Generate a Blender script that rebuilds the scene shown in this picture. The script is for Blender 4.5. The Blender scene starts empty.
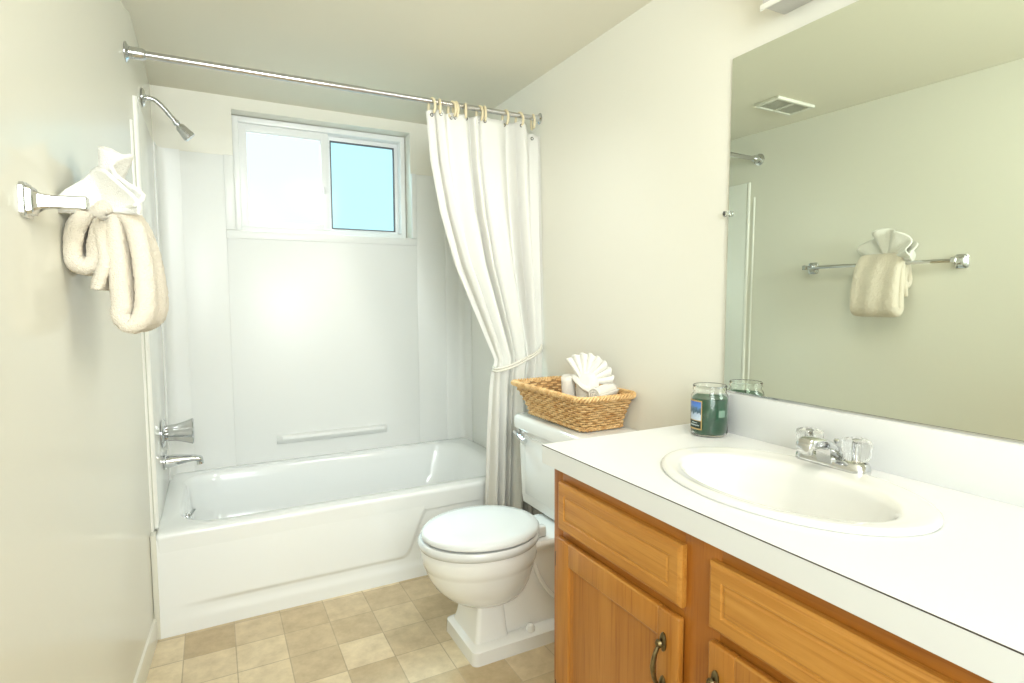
import bpy, bmesh, math, random
from mathutils import Vector, Matrix
PI = math.pi
scn = bpy.context.scene
COL = scn.collection
V = Vector

# ------------------------------------------------------------------ camera, world, lights, exposure
cam_d = bpy.data.cameras.new('camera'); cam = bpy.data.objects.new('camera', cam_d); COL.objects.link(cam)
cam_d.sensor_fit = 'HORIZONTAL'; cam_d.sensor_width = 36.0; cam_d.lens = 569.64 / 1024 * 36.0
cam_d.clip_start = 0.02
_yaw, _pit, _rol = 0.484278587, -0.0734140575, -0.00491337633
_f = V((math.sin(_yaw) * math.cos(_pit), math.cos(_yaw) * math.cos(_pit), math.sin(_pit)))
_r = V((math.cos(_yaw), -math.sin(_yaw), 0)); _u = _r.cross(_f)
_r2 = _r * math.cos(_rol) + _u * math.sin(_rol); _u2 = _u * math.cos(_rol) - _r * math.sin(_rol)
_m = Matrix((_r2, _u2, -_f)).transposed().to_4x4(); _m.translation = V((0.203, 0.0, 1.22))
cam.matrix_world = _m
scn.camera = cam

world = bpy.data.worlds.new('sky'); scn.world = world; world.use_nodes = True
_bg = world.node_tree.nodes['Background']
_bg.inputs[0].default_value = (0.88, 1.0, 1.04, 1); _bg.inputs[1].default_value = 0.80

scn.view_settings.view_transform = 'Standard'; scn.view_settings.look = 'None'
scn.view_settings.gamma = 1.0; scn.view_settings.use_curve_mapping = False
scn.view_settings.exposure = 0.6


def area_light(name, loc, target, sx, sy, power, color, spread=180):
    d = bpy.data.lights.new(name, 'AREA'); d.shape = 'RECTANGLE'; d.size = sx; d.size_y = sy
    d.energy = power; d.color = color; d.spread = math.radians(spread)
    o = bpy.data.objects.new(name, d); COL.objects.link(o); o.location = loc
    o.rotation_euler = (V(target) - V(loc)).to_track_quat('-Z', 'Y').to_euler()
    return o


area_light('rear_fill', (0.30, -0.90, 1.45), (0.65, 2.4, 1.55), 1.3, 1.5, 20.0, (0.905, 0.975, 1.0))  # added broad fill behind the camera, standing in for bounced flash
area_light('rear_fill_beam', (0.15, -0.80, 1.85), (0.70, 3.1, 2.0), 1.3, 0.7, 9.0, (0.90, 0.975, 1.0), 85)  # second added fill, unseen, narrowed to brighten the tub end
area_light('ceiling_fill', (1.05, 1.40, 2.19), (0.70, 2.50, 0.6), 0.4, 0.4, 3.4, (0.94, 0.985, 1.0), 110)  # added fill out of view to lift tub and floor, no fixture here
area_light('vanity_bulb_light', (1.38, 0.62, 2.03), (0.5, 0.75, 1.35), 0.08, 0.75, 6.5, (1.0, 0.92, 0.80))
area_light('daylight', (0.80, 4.30, 3.35), (0.72, 2.6, 1.0), 1.6, 1.2, 330.0, (0.92, 0.98, 1.0))


# ------------------------------------------------------------------ materials
def new_mat(name):
    m = bpy.data.materials.new(name); m.use_nodes = True
    return m, m.node_tree.nodes, m.node_tree.links, m.node_tree.nodes['Principled BSDF']


def coords(n, l, scale=(1, 1, 1), rot=(0, 0, 0), loc=(0, 0, 0)):
    tc = n.new('ShaderNodeTexCoord'); mp = n.new('ShaderNodeMapping')
    mp.inputs['Scale'].default_value = scale; mp.inputs['Rotation'].default_value = rot
    mp.inputs['Location'].default_value = loc
    l.new(tc.outputs['Object'], mp.inputs['Vector'])
    return mp.outputs['Vector']


def plain(name, col, rough=0.5, metal=0.0, spec=0.5, var=0.0, vscale=6.0, bump=0.0, bscale=80.0, bdist=0.002,
          coat=0.0, sheen=0.0, sss=0.0):
    m, n, l, b = new_mat(name)
    b.inputs['Base Color'].default_value = (*col, 1); b.inputs['Roughness'].default_value = rough
    b.inputs['Metallic'].default_value = metal; b.inputs['Specular IOR Level'].default_value = spec
    b.inputs['Coat Weight'].default_value = coat
    if sheen: b.inputs['Sheen Weight'].default_value = sheen
    vec = coords(n, l)
    if var:
        t = n.new('ShaderNodeTexNoise'); t.inputs['Scale'].default_value = vscale; t.inputs['Detail'].default_value = 3
        l.new(vec, t.inputs['Vector'])
        r = n.new('ShaderNodeValToRGB')
        r.color_ramp.elements[0].position = 0.3; r.color_ramp.elements[1].position = 0.7
        r.color_ramp.elements[0].color = (*[c * (1 - var) for c in col], 1)
        r.color_ramp.elements[1].color = (*[min(1, c * (1 + var)) for c in col], 1)
        l.new(t.outputs['Fac'], r.inputs['Fac']); l.new(r.outputs['Color'], b.inputs['Base Color'])
    if bump:
        t = n.new('ShaderNodeTexNoise'); t.inputs['Scale'].default_value = bscale; t.inputs['Detail'].default_value = 4
        l.new(vec, t.inputs['Vector'])
        bp = n.new('ShaderNodeBump'); bp.inputs['Strength'].default_value = bump; bp.inputs['Distance'].default_value = bdist
        l.new(t.outputs['Fac'], bp.inputs['Height']); l.new(bp.outputs['Normal'], b.inputs['Normal'])
    return m


def oak(name, axis, c0, c1, c2):
    """oak with the grain running along the given axis of the object"""
    m, n, l, b = new_mat(name)
    s = [34, 34, 34]; s['xyz'.index(axis)] = 2.2
    vec = coords(n, l, s)
    t = n.new('ShaderNodeTexNoise'); t.inputs['Scale'].default_value = 1.0; t.inputs['Detail'].default_value = 5
    t.inputs['Roughness'].default_value = 0.62; t.inputs['Distortion'].default_value = 0.5
    l.new(vec, t.inputs['Vector'])
    s2 = [7, 7, 7]; s2['xyz'.index(axis)] = 0.9
    vec2 = coords(n, l, s2, loc=(3.1, 1.7, 0.4))
    w = n.new('ShaderNodeTexNoise'); w.inputs['Scale'].default_value = 1.0; w.inputs['Detail'].default_value = 2
    w.inputs['Distortion'].default_value = 1.5
    l.new(vec2, w.inputs['Vector'])
    mx = n.new('ShaderNodeMath'); mx.operation = 'MULTIPLY_ADD'; mx.inputs[1].default_value = 0.55
    l.new(t.outputs['Fac'], mx.inputs[0])
    m2 = n.new('ShaderNodeMath'); m2.operation = 'MULTIPLY'; m2.inputs[1].default_value = 0.45
    l.new(w.outputs['Fac'], m2.inputs[0]); l.new(m2.outputs[0], mx.inputs[2])
    r = n.new('ShaderNodeValToRGB'); e = r.color_ramp.elements
    e[0].position = 0.36; e[0].color = (*c0, 1); e[1].position = 0.64; e[1].color = (*c2, 1)
    k = e.new(0.5); k.color = (*c1, 1)
    l.new(mx.outputs[0], r.inputs['Fac'])
    # fine dark pores
    s3 = [190, 190, 190]; s3['xyz'.index(axis)] = 5
    vec3 = coords(n, l, s3)
    p = n.new('ShaderNodeTexNoise'); p.inputs['Scale'].default_value = 1.0; p.inputs['Detail'].default_value = 2
    l.new(vec3, p.inputs['Vector'])
    rp = n.new('ShaderNodeValToRGB'); rp.color_ramp.elements[0].position = 0.3; rp.color_ramp.elements[1].position = 0.46
    rp.color_ramp.elements[0].color = (0.84, 0.76, 0.64, 1); rp.color_ramp.elements[1].color = (1, 1, 1, 1)
    l.new(p.outputs['Fac'], rp.inputs['Fac'])
    mul = n.new('ShaderNodeMixRGB'); mul.blend_type = 'MULTIPLY'; mul.inputs[0].default_value = 1.0
    l.new(r.outputs['Color'], mul.inputs[1]); l.new(rp.outputs['Color'], mul.inputs[2])
    l.new(mul.outputs[0], b.inputs['Base Color'])
    b.inputs['Roughness'].default_value = 0.34
    bp = n.new('ShaderNodeBump'); bp.inputs['Strength'].default_value = 0.12; bp.inputs['Distance'].default_value = 0.001
    l.new(p.outputs['Fac'], bp.inputs['Height']); l.new(bp.outputs['Normal'], b.inputs['Normal'])
    return m


def vinyl_floor(name):
    m, n, l, b = new_mat(name)
    vec = coords(n, l, loc=(-0.072 + 0.161 * 8, -2.168 + 0.161 * 20, 0))
    br = n.new('ShaderNodeTexBrick'); br.offset = 0.0; br.squash = 1.0
    br.inputs['Scale'].default_value = 1.0; br.inputs['Brick Width'].default_value = 0.161
    br.inputs['Row Height'].default_value = 0.161; br.inputs['Mortar Size'].default_value = 0.0022
    br.inputs['Mortar Smooth'].default_value = 0.4
    br.inputs['Color1'].default_value = (0.80, 0.68, 0.47, 1); br.inputs['Color2'].default_value = (0.52, 0.40, 0.235, 1)
    br.inputs['Mortar'].default_value = (0.50, 0.40, 0.26, 1)
    l.new(vec, br.inputs['Vector'])
    t = n.new('ShaderNodeTexNoise'); t.inputs['Scale'].default_value = 14; t.inputs['Detail'].default_value = 6
    t.inputs['Roughness'].default_value = 0.7
    l.new(vec, t.inputs['Vector'])
    r = n.new('ShaderNodeValToRGB'); r.color_ramp.elements[0].position = 0.3; r.color_ramp.elements[1].position = 0.7
    r.color_ramp.elements[0].color = (0.80, 0.77, 0.72, 1); r.color_ramp.elements[1].color = (1.1, 1.1, 1.1, 1)
    l.new(t.outputs['Fac'], r.inputs['Fac'])
    mul = n.new('ShaderNodeMixRGB'); mul.blend_type = 'MULTIPLY'; mul.inputs[0].default_value = 1.0
    l.new(br.outputs['Color'], mul.inputs[1]); l.new(r.outputs['Color'], mul.inputs[2])
    l.new(mul.outputs[0], b.inputs['Base Color']); b.inputs['Roughness'].default_value = 0.38
    bp = n.new('ShaderNodeBump'); bp.inputs['Strength'].default_value = 0.25; bp.inputs['Distance'].default_value = 0.001
    bp.invert = True
    l.new(br.outputs['Fac'], bp.inputs['Height']); l.new(bp.outputs['Normal'], b.inputs['Normal'])
    return m


def terry(name, col):
    m, n, l, b = new_mat(name)
    vec = coords(n, l)
    t = n.new('ShaderNodeTexVoronoi'); t.inputs['Scale'].default_value = 330
    l.new(vec, t.inputs['Vector'])
    t2 = n.new('ShaderNodeTexNoise'); t2.inputs['Scale'].default_value = 140; t2.inputs['Detail'].default_value = 3
    l.new(vec, t2.inputs['Vector'])
    ad = n.new('ShaderNodeMath'); ad.operation = 'SUBTRACT'
    l.new(t2.outputs['Fac'], ad.inputs[0]); l.new(t.outputs['Distance'], ad.inputs[1])
    bp = n.new('ShaderNodeBump'); bp.inputs['Strength'].default_value = 0.55; bp.inputs['Distance'].default_value = 0.004
    l.new(ad.outputs[0], bp.inputs['Height']); l.new(bp.outputs['Normal'], b.inputs['Normal'])
    b.inputs['Base Color'].default_value = (*col, 1); b.inputs['Roughness'].default_value = 0.95
    b.inputs['Sheen Weight'].default_value = 0.3; b.inputs['Specular IOR Level'].default_value = 0.1
    return m


def cloth(name, col):
    """thin woven cloth that lets some light through"""
    m, n, l, b = new_mat(name)
    b.inputs['Base Color'].default_value = (*col, 1); b.inputs['Roughness'].default_value = 0.9
    b.inputs['Specular IOR Level'].default_value = 0.1
    vec = coords(n, l)
    t = n.new('ShaderNodeTexNoise'); t.inputs['Scale'].default_value = 420; t.inputs['Detail'].default_value = 2
    l.new(vec, t.inputs['Vector'])
    bp = n.new('ShaderNodeBump'); bp.inputs['Strength'].default_value = 0.12; bp.inputs['Distance'].default_value = 0.001
    l.new(t.outputs['Fac'], bp.inputs['Height']); l.new(bp.outputs['Normal'], b.inputs['Normal'])
    tr = n.new('ShaderNodeBsdfTranslucent'); tr.inputs[0].default_value = (*col, 1)
    mx = n.new('ShaderNodeMixShader'); mx.inputs[0].default_value = 0.35
    l.new(b.outputs[0], mx.inputs[1]); l.new(tr.outputs[0], mx.inputs[2])
    l.new(mx.outputs[0], n['Material Output'].inputs['Surface'])
    return m


def glass(name, col, rough=0.0, ior=1.45):
    m, n, l, b = new_mat(name)
    b.inputs['Base Color'].default_value = (*col, 1); b.inputs['Transmission Weight'].default_value = 1.0
    b.inputs['Roughness'].default_value = rough; b.inputs['IOR'].default_value = ior
    return m


def pane_glass(name, tint):
    m, n, l, b = new_mat(name)
    out = n['Material Output']
    tr = n.new('ShaderNodeBsdfTransparent'); tr.inputs[0].default_value = (*tint, 1)
    gl = n.new('ShaderNodeBsdfGlossy'); gl.inputs['Roughness'].default_value = 0.15
    fr = n.new('ShaderNodeFresnel'); fr.inputs['IOR'].default_value = 1.3
    mx = n.new('ShaderNodeMixShader')
    l.new(fr.outputs[0], mx.inputs[0]); l.new(tr.outputs[0], mx.inputs[1]); l.new(gl.outputs[0], mx.inputs[2])
    l.new(mx.outputs[0], out.inputs['Surface'])
    return m


def emitter(name, col, s):
    m, n, l, b = new_mat(name)
    b.inputs['Base Color'].default_value = (*col, 1)
    b.inputs['Emission Color'].default_value = (*col, 1); b.inputs['Emission Strength'].default_value = s
    return m


M = dict(
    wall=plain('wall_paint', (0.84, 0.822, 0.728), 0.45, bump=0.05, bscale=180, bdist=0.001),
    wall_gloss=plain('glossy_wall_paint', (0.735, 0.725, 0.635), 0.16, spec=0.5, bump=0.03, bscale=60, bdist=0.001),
    ceiling=plain('ceiling_paint', (0.81, 0.775, 0.645), 0.7, bump=0.05, bscale=120, bdist=0.001),
    floor=vinyl_floor('vinyl_tiles'),
    acrylic=plain('white_acrylic', (0.86, 0.87, 0.845), 0.36),
    acrylic_end=plain('polished_acrylic', (0.87, 0.885, 0.835), 0.12),
    trim=plain('white_trim', (0.86, 0.86, 0.80), 0.3),
    enamel=plain('white_enamel', (0.885, 0.91, 0.905), 0.10, coat=0.4),
    porcelain=plain('white_porcelain', (0.86, 0.865, 0.845), 0.10, coat=0.5),
    seat=plain('white_seat_plastic', (0.70, 0.715, 0.71), 0.18),
    laminate=plain('white_laminate', (0.82, 0.835, 0.84), 0.28),
    line=plain('laminate_seam', (0.05, 0.035, 0.03), 0.5),
    sink=plain('sink_porcelain', (0.82, 0.82, 0.80), 0.08, coat=0.5),
    chrome=plain('chrome', (0.64, 0.65, 0.66), 0.07, metal=1.0),
    brushed=plain('polished_rod_metal', (0.62, 0.61, 0.62), 0.16, metal=1.0),
    brass=plain('antique_brass', (0.20, 0.155, 0.08), 0.32, metal=1.0, var=0.4, vscale=60),
    dark=plain('dark_metal', (0.05, 0.045, 0.04), 0.45),
    mirror=plain('mirror_silver', (0.775, 0.83, 0.745), 0.0, metal=1.0),
    mirror_edge=plain('mirror_edge', (0.10, 0.12, 0.10), 0.3),
    vinyl=plain('white_window_vinyl', (0.92, 0.93, 0.92), 0.3),
    gasket=plain('grey_gasket', (0.12, 0.13, 0.14), 0.6),
    pane_l=pane_glass('frosted_pane', (0.95, 1.0, 1.0)),
    pane_r=pane_glass('blue_tinted_pane', (0.78, 0.97, 1.0)),
    curtain=cloth('curtain_cloth', (0.915, 0.90, 0.855)),
    ring=plain('cream_plastic', (0.74, 0.64, 0.42), 0.35),
    oak_h=oak('oak_grain_across', 'y', (0.46, 0.185, 0.026), (0.55, 0.245, 0.042), (0.64, 0.31, 0.065)),
    oak_v=oak('oak_grain_upright', 'z', (0.42, 0.155, 0.020), (0.49, 0.20, 0.030), (0.56, 0.25, 0.045)),
    oak_f=oak('oak_face_frame', 'z', (0.38, 0.125, 0.013), (0.43, 0.15, 0.018), (0.49, 0.18, 0.026)),
    oak_fh=oak('oak_frame_rail', 'y', (0.36, 0.12, 0.013), (0.42, 0.15, 0.018), (0.48, 0.185, 0.028)),
    oak_p=oak('oak_panel', 'z', (0.37, 0.13, 0.016), (0.44, 0.17, 0.024), (0.51, 0.215, 0.036)),
    terry_beige=terry('beige_terry', (0.81, 0.735, 0.61)),
    terry_white=terry('white_terry', (0.92, 0.905, 0.84)),
    terry_cream=terry('cream_terry', (0.89, 0.845, 0.76)),
    glass=glass('clear_glass', (0.97, 0.99, 0.98)),
    acr_knob=glass('clear_acrylic', (0.99, 0.99, 0.98), 0.10, 1.40),
    wax=plain('green_wax', (0.0, 0.085, 0.034), 0.4),
    gold=plain('gold_label_edge', (0.52, 0.36, 0.13), 0.4),
    label_dark=plain('label_dark_green', (0.012, 0.03, 0.022), 0.5),
    label_ink=plain('label_pale_lettering', (0.62, 0.70, 0.66), 0.5),
    paper=plain('pale_sticker', (0.20, 0.32, 0.25), 0.5),
    cord=plain('cream_cord', (0.80, 0.77, 0.68), 0.7),
    fixture=plain('grey_enamel', (0.60, 0.59, 0.56), 0.35),
    lamp=emitter('lamp_diffuser', (1.0, 0.83, 0.60), 3.0),
    vent=plain('vent_plastic', (0.80, 0.79, 0.70), 0.5),
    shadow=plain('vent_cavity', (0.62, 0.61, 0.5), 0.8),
)


def snow_label(name):
    """label picture: blue sky over dark firs and white snow"""
    m, n, l, b = new_mat(name)
    tc = n.new('ShaderNodeTexCoord'); sp = n.new('ShaderNodeSeparateXYZ'); l.new(tc.outputs['Generated'], sp.inputs[0])
    t = n.new('ShaderNodeTexNoise'); t.inputs['Scale'].default_value = 7; t.inputs['Detail'].default_value = 5
    l.new(tc.outputs['Generated'], t.inputs['Vector'])
    ma = n.new('ShaderNodeMath'); ma.operation = 'MULTIPLY_ADD'; ma.inputs[1].default_value = 0.55
    l.new(t.outputs['Fac'], ma.inputs[0])
    sb = n.new('ShaderNodeMath'); sb.operation = 'SUBTRACT'; sb.inputs[1].default_value = 0.275
    l.new(sp.outputs['Z'], sb.inputs[0]); l.new(sb.outputs[0], ma.inputs[2])
    r = n.new('ShaderNodeValToRGB'); e = r.color_ramp.elements
    e[0].position = 0.12; e[0].color = (0.55, 0.64, 0.75, 1); e[1].position = 0.95; e[1].color = (0.06, 0.16, 0.55, 1)
    for p, c in ((0.33, (0.42, 0.52, 0.66)), (0.42, (0.05, 0.10, 0.14)), (0.62, (0.09, 0.17, 0.26)), (0.74, (0.10, 0.25, 0.62))):
        k = e.new(p); k.color = (*c, 1)
    l.new(ma.outputs[0], r.inputs['Fac']); l.new(r.outputs['Color'], b.inputs['Base Color'])
    b.inputs['Roughness'].default_value = 0.35
    return m


M['snow'] = snow_label('winter_picture')


def wicker(name):
    m, n, l, b = new_mat(name)
    vec = coords(n, l)
    t = n.new('ShaderNodeTexNoise'); t.inputs['Scale'].default_value = 45; t.inputs['Detail'].default_value = 3
    l.new(vec, t.inputs['Vector'])
    r = n.new('ShaderNodeValToRGB'); e = r.color_ramp.elements
    e[0].position = 0.32; e[0].color = (0.62, 0.33, 0.11, 1); e[1].position = 0.62; e[1].color = (0.86, 0.60, 0.29, 1)
    l.new(t.outputs['Fac'], r.inputs['Fac']); l.new(r.outputs['Color'], b.inputs['Base Color'])
    b.inputs['Roughness'].default_value = 0.5
    return m


M['wicker'] = wicker('wicker_cane')
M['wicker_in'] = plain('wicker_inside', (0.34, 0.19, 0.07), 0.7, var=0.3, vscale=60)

# ------------------------------------------------------------------ mesh helpers
ORG = {}


def obj(name, bm, mat, parent=None, sharp=35, org=None):
    """link the bmesh as one mesh object; the bmesh is written in world coordinates"""
    bmesh.ops.recalc_face_normals(bm, faces=bm.faces[:])
    lim = math.radians(sharp)
    for f in bm.faces: f.smooth = True
    for e in bm.edges:
        if len(e.link_faces) == 2:
            try: e.smooth = e.calc_face_angle() < lim
            except ValueError: e.smooth = True
    if parent is not None: o0 = ORG[parent.name]
    elif org is not None: o0 = V(org)
    else: o0 = V((0, 0, 0))
    bm.transform(Matrix.Translation(-o0))
    me = bpy.data.meshes.new(name); bm.to_mesh(me); bm.free()
    o = bpy.data.objects.new(name, me); COL.objects.link(o)
    for mm in (mat if isinstance(mat, (list, tuple)) else [mat]): me.materials.append(mm)
    if parent is not None: o.parent = parent
    else: o.location = o0
    ORG[o.name] = o0
    return o


def thing(name, label, cat, loc, group=None):
    o = bpy.data.objects.new(name, None); COL.objects.link(o); o.location = loc; o.empty_display_size = 0.05
    ORG[o.name] = V(loc); o['label'] = label; o['category'] = cat
    if group: o['group'] = group
    return o


def tag(o, label, cat, group=None):
    o['label'] = label; o['category'] = cat
    if group: o['group'] = group
    return o


def struct(name, bm, mat, parent=None):
    o = obj(name, bm, mat, parent)
    if parent is None: o['kind'] = 'structure'
    return o


def nb(): return bmesh.new()


def box(bm, x0, x1, y0, y1, z0, z1, bev=0.0, seg=2, mi=0):
    r = bmesh.ops.create_cube(bm, size=1.0)
    vs = r['verts']
    for v in vs:
        v.co = V((x0 + (v.co.x + .5) * (x1 - x0), y0 + (v.co.y + .5) * (y1 - y0), z0 + (v.co.z + .5) * (z1 - z0)))
    fs = {f for v in vs for f in v.link_faces}
    if bev:
        es = list({e for v in vs for e in v.link_edges})
        rr = bmesh.ops.bevel(bm, geom=es, offset=bev, segments=seg, profile=0.5, affect='EDGES')
        fs = set(rr['faces']) | {f for f in fs if f.is_valid}
    for f in fs: f.material_index = mi
    return fs


def prism(bm, pts, z0, z1, mi=0):
    """plan polygon extruded upwards"""
    lo = [bm.verts.new((x, y, z0)) for x, y in pts]; hi = [bm.verts.new((x, y, z1)) for x, y in pts]
    n = len(pts)
    fs = [bm.faces.new(lo[::-1]), bm.faces.new(hi)]
    for i in range(n): fs.append(bm.faces.new((lo[i], lo[(i + 1) % n], hi[(i + 1) % n], hi[i])))
    for f in fs: f.material_index = mi


def loft(bm, rings, cap0=True, cap1=True, closed=True, mi=0):
    vr = [[bm.verts.new(p) for p in r] for r in rings]
    n = len(vr[0])
    for a, b in zip(vr, vr[1:]):
        for i in range(n if closed else n - 1):
            j = (i + 1) % n
            f = bm.faces.new((a[i], a[j], b[j], b[i])); f.material_index = mi
    if cap0: bm.faces.new(vr[0][::-1]).material_index = mi
    if cap1: bm.faces.new(vr[-1]).material_index = mi
    return vr


def frame_of(d, up=V((0, 0, 1))):
    d = d.normalized()
    if abs(d.dot(up)) > 0.97: up = V((0, 1, 0))
    a = d.cross(up).normalized(); return a, a.cross(d).normalized()


def tube(bm, pts, r, seg=10, cap=True, mi=0, closed=False, flat=1.0):
    pts = [V(p) for p in pts]; n = len(pts)
    rad = r if isinstance(r, (list, tuple)) else [r] * n
    rings = []; a = None
    for i, p in enumerate(pts):
        if closed: d = pts[(i + 1) % n] - pts[i - 1]
        else: d = pts[min(i + 1, n - 1)] - pts[max(i - 1, 0)]
        d.normalize()
        if a is None: a, b = frame_of(d)
        else:
            a = a - d * a.dot(d); a.normalize(); b = a.cross(d).normalized()
        rings.append([p + (a * math.cos(t) + b * math.sin(t) * flat) * rad[i] for t in [2 * PI * k / seg for k in range(seg)]])
    if closed:
        rings.append(rings[0])
        vr = [[bm.verts.new(q) for q in rg] for rg in rings[:-1]]
        m = len(vr)
        for i in range(m):
            A, B = vr[i], vr[(i + 1) % m]
            for k in range(seg):
                f = bm.faces.new((A[k], A[(k + 1) % seg], B[(k + 1) % seg], B[k])); f.material_index = mi
    else:
        loft(bm, rings, cap, cap, True, mi)


def lathe(bm, prof, base, axis=(0, 0, 1), seg=32, mi=0, cap0=True, cap1=True, flute=0, fl=0.0):
    """prof: (radius, distance along the axis)"""
    ax = V(axis).normalized(); a, b = frame_of(ax); base = V(base)
    rings = []
    for r, h in prof:
        ring = []
        for k in range(seg):
            t = 2 * PI * k / seg
            rr = max(r, 1e-4) * (1 + (fl * math.cos(flute * t) if flute else 0))
            ring.append(base + ax * h + (a * math.cos(t) + b * math.sin(t)) * rr)
        rings.append(ring)
    loft(bm, rings, cap0, cap1, True, mi)


def smooth(t): t = max(0.0, min(1.0, t)); return t * t * (3 - 2 * t)


def interp(tab, z):
    if z >= tab[0][0]: return tab[0][1]
    for (a, va), (b, vb) in zip(tab, tab[1:]):
        if z >= b:
            return vb + (va - vb) * (z - b) / (a - b)
    return tab[-1][1]


def cr(pts, n=10):
    """Catmull-Rom through the points"""
    P = [V(p) for p in pts]; out = []
    for i in range(len(P) - 1):
        p0 = P[max(i - 1, 0)]; p1 = P[i]; p2 = P[i + 1]; p3 = P[min(i + 2, len(P) - 1)]
        for k in range(n):
            t = k / n
            out.append(0.5 * ((2 * p1) + (p2 - p0) * t + (2 * p0 - 5 * p1 + 4 * p2 - p3) * t * t + (3 * p1 - p0 - 3 * p2 + p3) * t ** 3))
    out.append(P[-1]); return out


def rrect(x0, x1, y0, y1, r, z, n=8):
    """rounded rectangle ring with 4*(n+1) points"""
    out = []
    for cx, cy, a0 in ((x1 - r, y1 - r, 0), (x0 + r, y1 - r, PI / 2), (x0 + r, y0 + r, PI), (x1 - r, y0 + r, 1.5 * PI)):
        for k in range(n + 1):
            a = a0 + PI / 2 * k / n
            out.append(V((cx + r * math.cos(a), cy + r * math.sin(a), z)))
    return out


# ------------------------------------------------------------------ the room
XR, YB, ZC = 1.553, 3.18, 2.22        # right wall, back wall, ceiling
YF = -0.95                            # front wall behind the camera
SL = 0.064                            # the left wall runs slightly out of square


def xl(y): return -0.021 - SL * (2.395 - y)


b = nb(); box(b, -0.5, XR + .12, YF - .1, YB + .2, -0.08, 0.0); struct('floor', b, M['floor'])
b = nb(); box(b, -0.5, XR + .12, YF - .1, YB + .2, ZC, ZC + .1); struct('ceiling', b, M['ceiling'])
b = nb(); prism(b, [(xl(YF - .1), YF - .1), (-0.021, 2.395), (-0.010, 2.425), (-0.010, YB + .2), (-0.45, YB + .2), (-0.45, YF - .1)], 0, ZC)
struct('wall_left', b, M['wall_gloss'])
b = nb(); box(b, XR, XR + .12, YF - .1, YB + .2, 0, ZC); struct('wall_right', b, M['wall'])
# back wall with the window opening
WX0, WX1, WZ0, WZ1 = 0.325, 1.230, 1.570, 2.160
b = nb()
box(b, -0.012, WX0, YB, YB + .2, 0, ZC); box(b, WX1, XR, YB, YB + .2, 0, ZC)
box(b, WX0, WX1, YB, YB + .2, 0, WZ0); box(b, WX0, WX1, YB, YB + .2, WZ1, ZC)
struct('wall_back', b, M['wall'])
# front wall behind the camera with a door
b = nb(); box(b, xl(YF) - .01, -0.13, YF - .1, YF, 0, ZC); box(b, 0.63, XR, YF - .1, YF, 0, ZC); box(b, -0.13, 0.63, YF - .1, YF, 2.03, ZC)
struct('wall_front', b, M['wall'])
d = nb(); box(d, -0.125, 0.625, YF - .08, YF - .04, 0.01, 2.025, .003)
for z0, z1 in ((.25, .95), (1.08, 1.85)):
    for x0, x1 in ((-.03, .2), (.3, .53)): box(d, x0, x1, YF - .042, YF - .032, z0, z1, .006)
door = struct('door_1', d, M['trim'])
d = nb(); lathe(d, [(.025, 0), (.025, .006), (.01, .012), (.01, .03), (.026, .045), (.026, .06), (.012, .068)], (0.56, YF - .04, 1.0), (0, 1, 0), 20)
obj('door_knob', d, M['chrome'], door)

# baseboard along the left wall
b = nb()
pr = [(0, 0), (0.010, 0), (0.010, 0.066), (0.007, 0.078), (0, 0.082)]
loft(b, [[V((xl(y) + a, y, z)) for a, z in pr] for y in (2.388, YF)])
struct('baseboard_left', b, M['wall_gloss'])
# glossy edge trims at the wet wall
b = nb()
tube(b, [(-0.009, 2.425, 0.386), (-0.009, 2.425, 1.935)], 0.009, 10)
struct('trim_1', b, M['trim'])
b = nb()
tube(b, [(-0.021, 2.395, 0.0), (-0.021, 2.395, 1.845)], 0.007, 10)
struct('trim_2', b, M['trim'])

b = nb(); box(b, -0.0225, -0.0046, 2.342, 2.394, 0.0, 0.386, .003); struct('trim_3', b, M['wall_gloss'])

# ------------------------------------------------------------------ window
YW = YB + 0.085
b = nb()
FX0, FX1, FZ0, FZ1 = 0.328, 1.226, 1.573, 2.157


def rect_frame(bm, x0, x1, z0, z1, w, y0, y1, bev=.004, mi=0):
    box(bm, x0, x0 + w, y0, y1, z0, z1, bev, 2, mi); box(bm, x1 - w, x1, y0, y1, z0, z1, bev, 2, mi)
    box(bm, x0 + w * .8, x1 - w * .8, y0, y1, z0, z0 + w, bev, 2, mi); box(bm, x0 + w * .8, x1 - w * .8, y0, y1, z1 - w, z1, bev, 2, mi)


rect_frame(b, FX0, FX1, FZ0, FZ1, 0.030, YW, YB + .2)
win = struct('window_1', b, M['vinyl'])
b = nb(); rect_frame(b, FX0 + .026, 0.800, FZ0 + .022, FZ1 - .030, 0.040, YW + .012, YW + .045, .005)
sash = obj('sliding_sash', b, M['vinyl'], win)
b = nb(); rect_frame(b, FX0 + .060, 0.766, FZ0 + .056, FZ1 - .064, 0.005, YW + .008, YW + .03, .0)
obj('glazing_bead', b, M['vinyl'], sash)
b = nb(); box(b, FX0 + .064, 0.762, YW + .026, YW + .030, FZ0 + .058, FZ1 - .066); obj('pane', b, M['pane_l'], sash)
b = nb(); box(b, .772, .784, YW - .002, YW + .014, 1.80, 1.84, .003); box(b, .775, .780, YW - .012, YW, 1.81, 1.835, .002); obj('latch', b, M['vinyl'], sash)
b = nb(); rect_frame(b, 0.790, FX1 - .024, FZ0 + .022, FZ1 - .030, 0.028, YW + .055, YW + .085, .004)
fix = obj('fixed_light', b, M['vinyl'], win)
b = nb(); rect_frame(b, 0.815, FX1 - .049, FZ0 + .046, FZ1 - .055, 0.006, YW + .052, YW + .07, .0)
obj('gasket', b, M['gasket'], fix)
b = nb(); box(b, 0.818, FX1 - .052, YW + .066, YW + .070, FZ0 + .05, FZ1 - .058); obj('pane', b, M['pane_r'], fix)

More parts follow.
